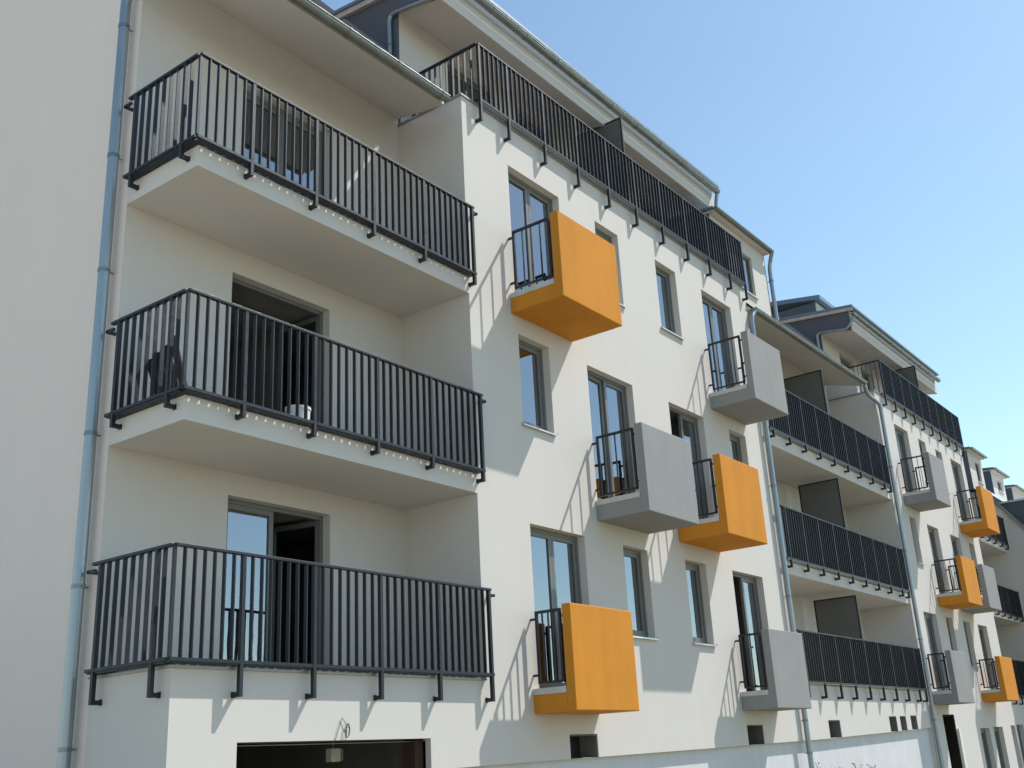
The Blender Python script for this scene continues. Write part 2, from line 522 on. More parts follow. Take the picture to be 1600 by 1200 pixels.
bounce_path = link('path', MB().box(-45, -5.0, -30, 60, -2.9, -2.592), 'bounce_gravel')  # unseen pale strip, added to bounce sunlight onto the gable wall
bounce_path['kind'] = 'structure'

XE, XF, XG, XH = 4.72, 14.62, 22.72, 31.2       # section joints along the facade
D = 1.306                                        # loggia depth
PL = [(-5, -1.08), (4.55, -0.911), (10.43, -0.833), (15.69, -0.753), (20.0, -0.651), (22.72, -0.583)]
def zline(x):
    for (a, b), (c, d) in zip(PL, PL[1:]):
        if x <= c: return b + (d - b) * (x - a) / (c - a)
    return PL[-1][1]
PB = [p[0] for p in PL]

# =================================================================== SECTION A : gable end with corner loggias
A = thing('apartment_building', 'cream end section with tall plain gable wall, three stacked corner loggias and a garage opening', 'building', (2.4, 4, -2.6), 'attached sections of the apartment row')
GZ = -0.573
SOFF = 0.405
slopeR = 1.06
# base with garage opening
bb = wall_y(0.0, XE, -1.2, 0.135, [(0.80, 3.65, -1.2, GZ, 0.34)], 0.0, zfun=zline, xbreaks=PB)
bb.quad((0, 0, zline(0)), (0, 0, 0.135), (0, D, 0.135), (0, D, zline(0)))
bb.quad((0, 0, 0.135), (XE, 0, 0.135), (XE, D, 0.135), (0, D, 0.135))
link('base_wall', bb, 'wall', A)
pb = wall_y(0.085, XE, -2.6, -0.60, [(0.80, 3.65, -2.6, -0.60, 0.2)], 0.085)
link('plinth', pb, 'plinth', A, fix=False)
# dark garage
mb = MB(); y0, y1 = 0.34, 6.0
mb.quad((0.3, y0, -2.6), (0.3, y1, -2.6), (0.3, y1, -0.15), (0.3, y0, -0.15))
mb.quad((4.4, y0, -2.6), (4.4, y0, -0.15), (4.4, y1, -0.15), (4.4, y1, -2.6))
mb.quad((0.3, y0, -0.35), (0.3, y1, -0.35), (4.4, y1, -0.35), (4.4, y0, -0.35))
mb.quad((0.3, y1, -2.6), (4.4, y1, -2.6), (4.4, y1, -0.15), (0.3, y1, -0.15))
mb.quad((0.3, y0, GZ), (0.3, y0, -0.35), (4.4, y0, -0.35), (4.4, y0, GZ))
mb.quad((0.3, y0, -2.6), (0.3, y0, GZ), (0.8, y0, GZ), (0.8, y0, -2.6))
mb.quad((3.65, y0, -2.6), (3.65, y0, GZ), (4.4, y0, GZ), (4.4, y0, -2.6))
mb.quad((0.3, y0, -2.595), (4.4, y0, -2.595), (4.4, y1, -2.595), (0.3, y1, -2.595))
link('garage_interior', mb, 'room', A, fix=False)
link('garage_jamb', MB().box(3.50, 3.646, 0.12, 0.30, -2.6, GZ - 0.004), 'rust', A)
# gable wall (x = 0 plane), follows the roof pitch
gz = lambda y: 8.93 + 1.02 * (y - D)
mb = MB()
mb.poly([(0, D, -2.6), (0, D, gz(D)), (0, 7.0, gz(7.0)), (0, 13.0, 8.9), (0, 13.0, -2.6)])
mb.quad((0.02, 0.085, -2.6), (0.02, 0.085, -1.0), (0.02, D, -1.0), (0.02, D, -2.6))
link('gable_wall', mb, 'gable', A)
# loggia back wall with three door openings
doorsA = [(1.62, 3.27, 0.155, 2.27), (1.56, 3.24, 2.83, 5.16), (1.62, 3.25, 5.76, 8.05)]
link('loggia_wall', wall_y(0, XE, 0.135, 8.96, doorsA, D), 'wall', A)
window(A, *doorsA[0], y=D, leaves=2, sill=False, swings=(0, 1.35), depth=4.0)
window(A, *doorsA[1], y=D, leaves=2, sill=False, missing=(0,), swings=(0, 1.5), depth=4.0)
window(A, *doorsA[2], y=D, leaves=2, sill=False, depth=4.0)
# cantilevered slabs
for z0, z1 in ((2.55, 2.824), (5.49, 5.752)):
    link('balcony_slab', MB().box(0, XE - 0.001, 0.0, D - 0.001, z0, z1 - 0.012), 'wall', A)
    link('balcony_floor', MB().box(0.02, XE - 0.001, 0.03, D - 0.001, z1 - 0.012, z1 + 0.004), 'floor', A)
link('balcony_floor', MB().box(0.03, XE - 0.001, 0.03, D - 0.002, 0.136, 0.150), 'floor', A)
# metal drip edges
mb = MB().box(-0.035, XE - 0.002, -0.035, -0.002, 0.108, 0.130)
mb.box(-0.035, -0.002, -0.002, D, 0.108, 0.130)
link('edge_flashing', mb, 'galv', A)
# eaves: sloping soffit and roof
def eave_soffit(parent, xa, xb0, xb1, z0, z1):
    m_ = MB()
    i = [(xa, -0.02, z0), (xb0, -0.02, z0), (xb1, D, z1), (xa, D, z1), (xa, -0.02, z0 + 0.09), (xb0, -0.02, z0 + 0.09), (xb1, D, z1 + 0.07), (xa, D, z1 + 0.07)]
    m_.v = i; m_.f = [(0, 3, 2, 1), (4, 5, 6, 7), (0, 1, 5, 4), (1, 2, 6, 5), (2, 3, 7, 6), (3, 0, 4, 7)]
    return link('soffit', m_, 'wall', parent)
eave_soffit(A, -0.06, 4.28, 4.70, 8.42, 8.95)
def pitched(x0, x1, ye, ze, parent, mat, slope, xe, ridge=6.0):
    ym = D + 0.06
    zm = ze + slope * (ym - ye)
    m_ = MB().prism_x(x0, x1, [(ym, zm), (ridge, ze + slope * (ridge - ye)), (13.2, ze), (13.2, ze - 0.06), (ridge, ze + slope * (ridge - ye) - 0.09), (ym, zm - 0.07)])
    m_.prism_x(x0, xe, [(ye, ze), (ym - 0.002, zm - 0.002), (ym - 0.002, zm - 0.07), (ye, ze - 0.02)])
    return link('roof', m_, mat, parent)
rfA = pitched(-0.10, XE - 0.012, -0.06, 8.545, A, 'tile', slopeR, 4.29)
tme = bpy.data.meshes.new('roof_tile')
tb = MB()
prof = [(0.0, 0.0), (0.05, 0.010), (0.10, 0.034), (0.15, 0.040), (0.20, 0.034), (0.25, 0.010), (0.30, 0.0)]
for (xa, za), (xb, zb_) in zip(prof, prof[1:]):
    for up in (0.0,):
        c_, s_ = math.cos(math.atan(slopeR)), math.sin(math.atan(slopeR))
        P = lambda x, along, h: (x, along * c_ - h * s_, along * s_ + h * c_)
        tb.quad(P(xa, 0, za + 0.012), P(xb, 0, zb_ + 0.012), P(xb, 0.36, zb_), P(xa, 0.36, za))
        tb.quad(P(xa, 0, za - 0.002), P(xb, 0, zb_ - 0.002), P(xb, 0, zb_ + 0.012), P(xa, 0, za + 0.012))
tme.from_pydata(tb.v, [], tb.f); tme.materials.append(M['tile'])
c_, s_ = math.cos(math.atan(slopeR)), math.sin(math.atan(slopeR))
for r_ in range(6):
    for k in range(16 if r_ > 4 else 14):
        a_ = r_ * 0.33
        inst('roof_tile', tme, (-0.10 + 0.30 * k, -0.085 + a_ * c_ - 0.006 * s_, 8.545 - 0.02 + a_ * s_ + 0.012), rfA)

# =================================================================== penthouse builder
def penthouse(parent, xl, xr, zf, zs0, zs1, zr, yg, screens, doors, cheek_back=6.0, roof_k=0.09, left_flash=None):
    """zf terrace level, soffit zs0 at eave to zs1 at wall, zr roof edge, yg eave line"""
    yf = yg + 0.12
    link('penthouse_wall', wall_y(xl, xr, zf - 0.02, zs1 + 0.03, doors, D), 'wall', parent)
    for dd in doors:
        window(parent, *dd, y=D, leaves=2, sill=False)
    link('soffit', MB().prism_x(xl + 0.004, xr, [(yf + 0.01, zs0), (D - 0.002, zs1), (D - 0.002, zs1 + 0.05), (yf + 0.01, zs0 + 0.05)]), 'wall', parent)
    link('fascia', MB().box(xl + 0.004, xr, yf - 0.03, yf + 0.008, zs0 - 0.004, zr - 0.10), 'wall', parent)
    zb_ = zr + roof_k * (cheek_back - yf)
    ck = MB()
    prof_ = [(yf, zs0), (D, zs1), (D, zf - 0.3), (cheek_back, zf - 0.3), (cheek_back, zb_ - 0.05), (yf, zr - 0.05)]
    ck.prism_x(xl - 0.03, xl + 0.002, prof_)
    link('cheek', ck, 'clad', parent)
    link('verge_board', MB().prism_x(xl - 0.10, xl - 0.031, [(yg - 0.02, zr - 0.13), (cheek_back, zb_ - 0.13), (cheek_back, zb_ - 0.01), (yg - 0.02, zr - 0.01)]), 'coping', parent)
    link('roof', MB().prism_x(xl - 0.14, xr + 0.10, [(yg - 0.05, zr - 0.035), (cheek_back, zb_ - 0.005), (cheek_back, zb_ + 0.06), (yg - 0.05, zr + 0.025)]), 'roofedge', parent)

# =================================================================== SECTION B : white facade with six boxes
B = thing('apartment_building', 'white rendered section bearing three orange and three grey box balconies beside the corner loggias', 'building', (9.6, 4, -2.6), 'attached sections of the apartment row')
ZT = 8.8434
HD = 2.3
wins = dict(
    r1=[('d', 5.89, 7.29), ('w', 8.40, 9.17), ('w', 10.455, 11.225), ('d', 12.29, 13.61)],
    r2=[('w', 5.87, 6.665), ('d', 7.746, 9.18), ('d', 10.458, 11.814), ('w', 12.90, 13.66)],
    r3=[('d', 5.845, 7.262), ('w', 8.38, 9.15), ('w', 10.50, 11.30), ('d', 12.39, 13.73)])
holes = []
for i, r in enumerate(('r1', 'r2', 'r3')):
    fl = 2.9 * i
    for k, a, b in wins[r]:
        holes.append((a, b, fl + (0.88 if k == 'w' else 0.02), fl + HD))
vents = [(6.54, 7.245, -1.2, -0.563, 0.30), (12.14, 12.80, -1.2, -0.465, 0.30)]
link('front_wall', wall_y(XE, XF, -1.2, ZT - 0.03, holes + vents, 0.0, zfun=zline, xbreaks=PB), 'wall', B)
for v in vents:
    link('vent_lining', MB().box(v[1] - 0.02, v[1] - 0.002, 0.006, 0.30, zline(v[1]) + 0.002, v[3] - 0.003).box(v[0] + 0.002, v[1] - 0.021, 0.006, 0.30, v[3] - 0.02, v[3] - 0.003), 'raw', B)
    link('vent_recess', MB().box(v[0] - 0.05, v[1] + 0.05, 0.302, 0.33, -1.3, v[3] + 0.1), 'dark', B)
link('side_wall', MB().box(XE, XE + 0.25, 0.003, 6.0, 0.10, ZT - 0.031), 'wall', B)
mb = MB()
mb.quad((XE, 0, 0.10), (XE, D, 0.10), (XE, D, ZT - 0.03), (XE, 0, ZT - 0.03))
# plinth, recessed below the render edge, with a soffit strip
pw = MB()
xb_ = [XE, 6.0, 8.0, 10.43, 13.0, XF]
for a, b in zip(xb_, xb_[1:]):
    pw.quad((a, 0.085, -2.6), (b, 0.085, -2.6), (b, 0.085, zline(b) + 0.003), (a, 0.085, zline(a) + 0.003))
    pw.quad((a, 0.0, zline(a)), (b, 0.0, zline(b)), (b, 0.085, zline(b)), (a, 0.085, zline(a)))
link('plinth', pw, 'plinth', B, fix=False)
opens = {('r1', 0): (0, 0), ('r1', 3): (0.55, 0.0), ('r2', 1): (0.06, 0), ('r2', 2): (0.5, 0), ('r3', 0): (0, 0), ('r3', 3): (0, 0)}
for i, r in enumerate(('r1', 'r2', 'r3')):
    fl = 2.9 * i
    for j, (k, a, b) in enumerate(wins[r]):
        if k == 'w': window(B, a, b, fl + 0.88, fl + HD, leaves=1)
        else: window(B, a, b, fl + 0.02, fl + HD, leaves=2, sill=False, swings=opens.get((r, j), ()))
# terrace deck, coping, penthouse
link('terrace_floor', MB().box(XE + 0.26, XF, 0.02, D, ZT - 0.12, ZT - 0.031), 'floor', B)
mb = MB().box(XE - 0.035, XE + 0.26, -0.03, D - 0.01, ZT - 0.029, ZT)
mb.box(XE + 0.2605, XF, -0.03, 0.22, ZT - 0.0292, ZT - 0.0002)
link('parapet_coping', mb, 'flash', B)
penthouse(B, 4.78, 14.45, ZT, 10.88, 11.08, 11.50, 0.30, None,
          [(6.0, 7.4, ZT, 10.9), (8.0, 9.3, ZT, 10.9), (10.4, 11.8, ZT, 10.9), (12.6, 13.9, ZT, 10.9)])
# flashing band on the cheek where the tiled roof meets it
rz = lambda y: 8.56 + slopeR * (y + 0.06)
link('roof_flashing', MB().prism_x(4.725, 4.748, [(0.9, rz(0.9) - 0.1), (3.4, rz(3.4) - 0.1), (3.4, rz(3.4) + 0.34), (1.4, rz(1.4) + 0.14), (0.9, rz(0.9) + 0.05)]), 'flash', B)

# =================================================================== railings on A and B
R = 0.10
def railA(label, zt, zb, foot, posts):
    r = railing(label, 'anthracite railings of the corner loggias',
                [('x', -R, -R, 4.775, posts + [4.735], 0.0), ('y', -R, -R + 0.03, 1.24, [0.16, 1.10], 0.0)], zt, zb, foot, None)
    corner_bar(r, -R, -R, zb, zt)
    end_stub(r, [(-R, 1.22, zt - 0.085), (-R, 1.325, zt - 0.085), (-0.02, 1.325, zt - 0.085)])
    end_stub(r, [(4.74, -R, zt - 0.085), (4.84, -R, zt - 0.085), (4.84, -0.02, zt - 0.085)])
    return r
railA('dark slatted railing round the lowest corner loggia, above the garage opening', 1.262, 0.165, -0.155, [0.73, 1.70, 2.72, 3.73])
railA('dark slatted railing round the middle corner loggia with the white bucket behind it', 3.938, 2.838, 2.69, [0.66, 1.67, 2.70, 3.70])
railA('dark slatted railing round the top corner loggia under the tiled eave', 6.864, 5.766, 5.60, [0.66, 1.66, 2.67, 3.66])
tr = railing('long dark slatted railing of the penthouse terrace over the six box balconies', 'anthracite terrace railings',
             [('x', -R, 5.05, 14.50, [5.075, 5.80, 6.80, 7.80, 8.80, 9.77, 10.77, 11.77, 12.74, 13.70, 14.47], 0.0)], 9.924, 8.87, 8.50, None, smat='galv')
mb = MB()
mb.box(5.022, 5.074, -R, 1.28, 9.8915, 9.9235)
link('handrail', mb, 'rail', tr, bevel=0.004)
link('bottom_rail', MB().box(5.03, 5.066, -R + 0.02, 1.28, 8.871, 8.897), 'rail', tr)
for p in (0.42, 1.25):
    link('post', MB().box(5.025, 5.071, p - 0.021, p + 0.021, ZT, 9.891), 'rail', tr)
me_ = baluster_mesh('y', 9.924 - 0.032 - 8.87 - 0.026)
for u, v in ((-R, 0.42), (0.42, 1.25)):
    n = int(round((v - u) / 0.126))
    for k in range(1, n):
        inst('baluster', me_, (5.048, u + (v - u) * k / n, 8.896), tr)

def privacy_screen(label, x, y0, y1, z0, z1, group):
    root = thing('privacy_screen', label, 'screen', (x, (y0 + y1) / 2, z0), group)
    link('panel', MB().box(x - 0.008, x + 0.008, y0 + 0.02, y1 - 0.02, z0 + 0.05, z1 - 0.02), 'screen', root)
    fb = MB(); t = 0.032
    fb.box(x - 0.018, x + 0.018, y0, y0 + t, z0, z1); fb.box(x - 0.018, x + 0.018, y1 - t, y1, z0, z1)
    fb.box(x - 0.0175, x + 0.0175, y0 + t, y1 - t, z1 - t, z1); fb.box(x - 0.0175, x + 0.0175, y0 + t, y1 - t, z0 + 0.04, z0 + 0.04 + t)
    link('frame', fb, 'rail', root)
    for zz in (z0 + 0.35,):
        link('wall_tie', MB().box(x - 0.012, x + 0.012, y1, D - 0.002, zz, zz + 0.04), 'rail', root)
    return root
privacy_screen('dark privacy screen dividing the long penthouse terrace above the six box balconies', 9.75, 0.01, 1.10, ZT + 0.002, 10.92, 'terrace privacy screens')

# =================================================================== box balconies on B
gb = 'box balconies on the white facades'
box_balcony('large orange box balcony directly under the penthouse terrace railing', 'orange', 5.72, 7.36, 5.80 - 0.312, 5.80 + 1.091, 0.955, 5.8, gb)
box_balcony('grey box balcony beside the downpipe directly under the penthouse terrace', 'grey', 12.20, 13.76, 5.80 - 0.345, 5.80 + 1.055, 0.95, 5.8, gb)
box_balcony('grey box balcony next to the orange one in the middle row, below the penthouse terrace', 'grey', 7.69, 9.28, 2.9 - 0.312, 2.9 + 1.091, 0.94, 2.9, gb)
box_balcony('orange box balcony next to the grey one in the middle row, below the penthouse terrace', 'orange', 10.31, 11.88, 2.9 - 0.312, 2.9 + 1.09, 0.95, 2.9, gb)
box_balcony('orange box balcony in the lowest row, beside the lowest corner loggia railing', 'orange', 5.745, 7.335, -0.295, 1.092, 0.68, 0, gb)
box_balcony('grey box balcony in the lowest row, in front of the downpipe and screened loggias', 'grey', 12.03, 13.54, -0.225, 1.14, 0.68, 0, gb)

# =================================================================== SECTION C : screened loggias
C = thing('apartment_building', 'section of recessed double loggias with dark privacy screens between the two white box-balcony sections', 'building', (18.6, 4, -2.6), 'attached sections of the apartment row')
ventsC = [(15.96, 16.60, -1.2, -0.39, 0.30), (19.67, 20.18, -1.2, -0.31, 0.22), (20.43, 20.87, -1.2, -0.305, 0.22), (21.21, 21.68, -1.2, -0.29, 0.22)]
bb = wall_y(XF, XG, -1.2, 0.30, ventsC, 0.0, zfun=zline, xbreaks=PB)
bb.quad((XF, 0, 0.30), (XG, 0, 0.30), (XG, D, 0.30), (XF, D, 0.30))
link('base_wall', bb, 'wall', C)
for k, v in enumerate(ventsC):
    link('vent_lining', MB().box(v[1] - 0.02, v[1] - 0.002, 0.006, v[4], zline(v[1]) + 0.002, v[3] - 0.003).box(v[0] + 0.002, v[1] - 0.021, 0.006, v[4], v[3] - 0.02, v[3] - 0.003), 'raw', C)
    link('vent_recess', MB().box(v[0] - 0.05, v[1] + 0.05, v[4] + 0.002, v[4] + 0.03, -1.3, v[3] + 0.05), 'dark' if k == 0 else 'grey', C)
pw = MB()
xb_ = [XF, 15.69, 17.5, 20.0, 21.5, XG]
for a, b in zip(xb_, xb_[1:]):
    pw.quad((a, 0.085, -2.6), (b, 0.085, -2.6), (b, 0.085, zline(b) + 0.003), (a, 0.085, zline(a) + 0.003))
    pw.quad((a, 0.0, zline(a)), (b, 0.0, zline(b)), (b, 0.085, zline(b)), (a, 0.085, zline(a)))
link('plinth', pw, 'plinth', C, fix=False)
dC = []
for z0, z1 in ((0.32, 2.45), (2.80, 5.0), (5.60, 7.8)):
    dC += [(15.6, 17.1, z0, z1), (19.9, 21.4, z0, z1)]
link('loggia_wall', wall_y(XF, XG, 0.30, 8.92, dC, D), 'wall', C)
for d_ in dC: window(C, *d_, y=D, leaves=2, sill=False)
link('partition_wall', MB().box(XF - 0.2, XF, 0.004, D, 0.24, ZT - 0.032), 'wall', C)
for z0, z1 in ((2.50, 2.772), (5.28, 5.582)):
    link('balcony_slab', MB().box(XF + 0.001, XG - 0.001, 0.0, D - 0.001, z0, z1 - 0.012), 'wall', C)
    link('balcony_floor', MB().box(XF + 0.001, XG - 0.001, 0.03, D - 0.001, z1 - 0.012, z1 + 0.004), 'floor', C)
eave_soffit(C, XF + 0.003, 21.9, 22.65, 8.33, 8.89)
pitched(XF + 0.004, XG - 0.04, -0.06, 8.455, C, 'tile', slopeR, 21.9)
gC = 'anthracite railings of the screened loggias'
pC = [14.93 + 0.876 * k for k in range(9)] + [22.44]
railing('dark slatted railing of the lowest screened loggia with long bracket feet', gC, [('x', -R, 14.72, 22.48, pC, 0.0)], 1.35, 0.33, 0.03, None, smat='galv')
railing('dark slatted railing of the middle screened loggia', gC, [('x', -R, 14.72, 22.50, pC, 0.0)], 3.905, 2.79, 2.62, None, smat='galv')
railing('dark slatted railing of the top screened loggia under the eave gutter', gC, [('x', -R, 14.72, 22.52, pC, 0.0)], 6.735, 5.60, 5.43, None, smat='galv')
gs = 'dark privacy screens dividing the loggias'
privacy_screen('dark privacy screen in the lowest of the screened loggias', 18.80, 0.02, 1.06, 0.305, 2.40, gs)
privacy_screen('dark privacy screen in the middle one of the screened loggias', 18.82, 0.02, 1.04, 2.778, 5.22, gs)
privacy_screen('dark privacy screen in the top one of the screened loggias under the eave', 18.82, 0.02, 1.04, 5.588, 8.02, gs)

# dormer beside the terrace end
def dormer(parent, x0, x1, z0, z1, y, win, depth=3.0, drop=0.0, cheek='clad', roofk=0.08):
    wb = wall_y(x0, x1, z0, z1, [win] if win else [], y, depth=0.12)
    d_ = link('dormer', wb, 'wall', parent, fix=False)
    for xx, s in ((x0, -1), (x1, 1)):
        link('cheek', MB().box(min(xx, xx + 0.03 * s), max(xx, xx + 0.03 * s), y + 0.002, y + depth, z0, z1), cheek, d_)
    link('roof', MB().prism_x(x0 - 0.12, x1 + 0.12, [(y - 0.16, z1 + 0.05), (y + depth, z1 + roofk * depth + 0.05), (y + depth, z1 + roofk * depth + 0.13), (y - 0.16, z1 + 0.10)]), 'roofedge', d_)
    link('soffit', MB().box(x0 - 0.06, x1 + 0.06, y - 0.14, y + 0.3, z1 + 0.002, z1 + 0.048), 'wall', d_)
    gm = MB(); pr = [(y - 0.20 + math.cos(math.pi + math.pi * k / 8) * 0.055, z1 + 0.075 + math.sin(math.pi + math.pi * k / 8) * 0.055) for k in range(9)]
    gm.prism_x(x0 - 0.10, x1 + 0.10, pr)
    link('eave_gutter', gm, 'zinc', d_, smooth=True)
    if win:
        fb = MB(); frame_boxes(fb, win[0], win[1], win[2], win[3], y + 0.06, y + 0.11, 0.05)
        link('window_frame', fb, 'frame', d_)
        link('pane', MB().box(win[0] + 0.046, win[1] - 0.046, y + 0.08, y + 0.09, win[2] + 0.046, win[3] - 0.046), 'glass', d_)
        link('room_back', MB().box(win[0] - 0.1, win[1] + 0.1, y + 0.5, y + 0.52, win[2] - 0.1, win[3] + 0.1), 'room', d_)
        link('sill', MB().box(win[0] - 0.04, win[1] + 0.04, y - 0.05, y + 0.06, win[2] - 0.03, win[2] - 0.004), 'sill', d_)
    return d_
dormer(C, 13.75, 16.58, 8.72, 10.46, 0.22, (14.95, 15.80, 9.05, 10.08))

# =================================================================== SECTION D : farther white facade
Dd = thing('apartment_building', 'farther white rendered section with orange and grey box balconies beyond the screened loggias', 'building', (27, 4, -2.6), 'attached sections of the apartment row')
ZD = 8.44
HDd = [2.39, 5.02, 7.75]
winsD = [[('d', 23.73, 24.86, 0.30), ('w', 25.74, 26.39, 1.10), ('w', 27.45, 28.14, 1.10), ('d', 29.01, 30.04, 0.40)],
         [('w', 23.98, 24.50, 3.73), ('d', 25.55, 26.60, 2.98), ('d', 27.81, 28.87, 2.98), ('w', 29.85, 30.45, 3.73)],
         [('d', 24.06, 25.27, 5.62), ('w', 26.25, 26.95, 6.42), ('w', 27.95, 28.61, 6.42), ('d', 29.55, 30.80, 5.58)]]
hD = []
for i in range(3):
    for k, a, b, z in winsD[i]: hD.append((a, b, z, HDd[i]))
low = [(23.82, 24.85, -2.6, -0.26), (27.14, 28.15, -2.6, -0.63), (28.58, 29.62, -2.6, -0.60), (30.62, 31.15, -2.6, -0.57)]
link('front_wall', wall_y(XG, XH, -2.6, ZD - 0.03, hD + low, 0.0), 'wall', Dd)
for i in range(3):
    for k, a, b, z in winsD[i]:
        window(Dd, a, b, z, HDd[i], leaves=1 if k == 'w' else 2, sill=(k == 'w'))
for l in low[1:]: window(Dd, l[0], l[1], -2.58, l[3], leaves=1, sill=False)
room(Dd, 23.82, 24.85, -2.6, -0.26, 0.28, 3.0)
link('door_lining', MB().box(24.825, 24.847, 0.012, 0.30, -2.58, -0.265), 'wood', Dd)
link('door_head', MB().box(23.83, 24.82, 0.05, 0.30, -0.30, -0.265), 'wood', Dd)
link('basement_door', MB().box(24.90, 25.06, -0.05, -0.004, -2.58, -0.62), 'white', Dd)
link('side_wall', MB().box(XG + 0.001, XG + 0.25, 0.003, 6.0, -2.6, ZD - 0.031), 'wall', Dd)
link('terrace_floor', MB().box(XG + 0.26, XH, 0.02, D, ZD - 0.12, ZD - 0.031), 'floor', Dd)
mb = MB().box(XG - 0.035, XG + 0.26, -0.03, D - 0.01, ZD - 0.029, ZD)
mb.box(XG + 0.2605, XH, -0.03, 0.22, ZD - 0.0292, ZD - 0.0002)
link('parapet_coping', mb, 'flash', Dd)
penthouse(Dd, 22.95, 31.05, ZD, 10.42, 10.58, 11.12, 0.28, None, [(24.3, 25.5, ZD, 10.35), (26.1, 27.2, ZD, 10.35), (28.2, 29.3, ZD, 10.35)])
link('roof_flashing', MB().prism_x(22.895, 22.918, [(0.9, rz(0.9) - 0.2), (2.6, rz(2.6) - 0.2), (2.6, rz(2.6) + 0.20), (1.4, rz(1.4) + 0.05), (0.9, rz(0.9) - 0.05)]), 'flash', Dd)
# raised clerestory on the roof
link('parapet_infill', MB().box(XG + 0.01, XG + 0.2, 0.45, D - 0.004, ZD + 0.002, 8.90), 'wall', Dd)
cl = link('clerestory', MB().box(24.12, 26.6, 1.75, 5.0, 11.1, 12.10), 'clad', Dd)
link('front_wall', MB().box(24.14, 26.58, 1.72, 1.749, 11.2, 12.09), 'wall', cl)
link('roof', MB().prism_x(24.0, 26.7, [(1.53, 12.11), (5.0, 12.60), (5.0, 12.76), (1.53, 12.24)]), 'roofedge', cl)
gT = 'anthracite terrace railings'
pD = [23.36] + [24.20 + 0.865 * k for k in range(8)] + [31.12]
tD = railing('dark slatted railing of the farther penthouse terrace beyond the screened loggias', gT, [('x', -R, 23.32, 31.15, pD, 0.0)], 9.47, 8.42, 8.10, None, smat='galv')
link('handrail', MB().box(23.30, 23.35, -R + 0.03, 1.28, 9.4375, 9.4695), 'rail', tD)
link('bottom_rail', MB().box(23.31, 23.345, -R + 0.03, 1.28, 8.4505, 8.475), 'rail', tD)
me_ = baluster_mesh('y', 9.47 - 0.032 - 8.45 - 0.026)
for k in range(1, 11): inst('baluster', me_, (23.327, -R + 0.126 * k, 8.476), tD)
privacy_screen('dark privacy screen on the farther penthouse terrace', 27.45, 0.01, 1.10, ZD + 0.002, 10.42, 'terrace privacy screens')
box_balcony('grey box balcony under the farther terrace railing, beside the second downpipe', 'grey', 23.75, 25.10, 5.30, 6.65, 0.88, 5.6, gb)
box_balcony('orange box balcony high on the farther facade, next to the dark far roof', 'orange', 29.15, 30.58, 5.25, 6.60, 0.83, 5.6, gb)
box_balcony('orange box balcony in the middle row of the farther facade', 'orange', 25.25, 26.65, 2.65, 3.95, 0.83, 2.9, gb)
box_balcony('grey box balcony next to the orange one in the middle row of the farther facade', 'grey', 27.45, 28.80, 2.68, 3.95, 0.83, 2.9, gb)
box_balcony('grey box balcony in the lowest row of the farther facade beside the second downpipe', 'grey', 23.10, 24.55, -0.02, 1.28, 0.68, 0.3, gb)
box_balcony('orange box balcony in the lowest row of the farther facade', 'orange', 28.0, 29.42, 0.10, 1.34, 0.68, 0.3, gb)

# =================================================================== SECTION E : far end with steep roof
E_ = thing('apartment_building', 'far end section with steep dark roof, small dormers and short railed loggias', 'building', (36, 4, -2.6), 'attached sections of the apartment row')
XI = 34.95
link('base_wall', wall_y(XH, XI, -2.6, 0.24, [(31.35, 32.2, -2.6, -0.55)], 0.0), 'wall', E_)
window(E_, 31.35, 32.2, -2.58, -0.55, leaves=1, sill=False)
link('loggia_floor', MB().box(XH, XI, 0.002, D, 0.2, 0.24), 'floor', E_)
link('loggia_wall', wall_y(XH, XI, 0.24, 8.0, [(32.0, 33.2, 0.26, 2.4), (32.0, 33.2, 3.0, 5.1), (32.0, 33.2, 5.6, 7.6)], D), 'wall', E_)
for z0, z1 in ((0.26, 2.4), (3.0, 5.1), (5.6, 7.6)): window(E_, 32.0, 33.2, z0, z1, y=D, leaves=2, sill=False)
for z0, z1 in ((2.80, 3.02), (5.28, 5.52)):
    link('balcony_slab', MB().box(XH + 0.001, XI - 0.001, 0.0, D - 0.001, z0, z1), 'wall', E_)
k_ = 1.317
zr_ = lambda y: 7.21 + k_ * (y - 0.11)
mb = MB()
mb.poly([(XI, 4.0, -2.6), (XI, 4.0, 7.7), (XI, 0.49, 7.7), (XI, -2.6, zr_(-2.6) - 0.03), (XI, -2.6, -2.6)])
mb.quad((XI, -2.6, -2.6), (XI, -2.6, zr_(-2.6)), (46, -2.6, zr_(-2.6)), (46, -2.6, -2.6))
link('gable_wall', mb, 'wall', E_, fix=False)
rf = link('roof', MB().prism_x(XI - 0.05, 46, [(-2.9, zr_(-2.9)), (0.5, zr_(0.5)), (6.0, 8.0), (6.0, 7.9), (0.5, zr_(0.5) - 0.1), (-2.9, zr_(-2.9) - 0.1)]), 'slate', E_)
link('roof_edge', MB().prism_x(XI - 0.09, XI - 0.05, [(-2.9, zr_(-2.9) - 0.1), (-2.9, zr_(-2.9) + 0.05), (0.5, zr_(0.5) + 0.05), (0.5, zr_(0.5) - 0.1)]), 'zinc', rf)
link('ridge_flashing', MB().box(XI - 0.05, 46, 0.46, 0.60, zr_(0.5) + 0.002, zr_(0.5) + 0.10), 'sill', rf)
ob_ = link('flat_dormer', MB().box(36.03, 46, -1.6, 0.10, 4.9, 7.23), 'wall', E_)
link('cheek', MB().prism_x(35.99, 36.028, [(0.12, 7.235), (-1.6, 7.235), (-1.6, zr_(-1.6) - 0.2)]), 'clad', ob_)
link('roof', MB().box(35.93, 46, -1.72, 0.16, 7.236, 7.30), 'sill', ob_)
dormer(E_, 33.9, 35.72, 7.55, 8.95, 0.45, (34.75, 35.35, 7.95, 8.70), 2.5)
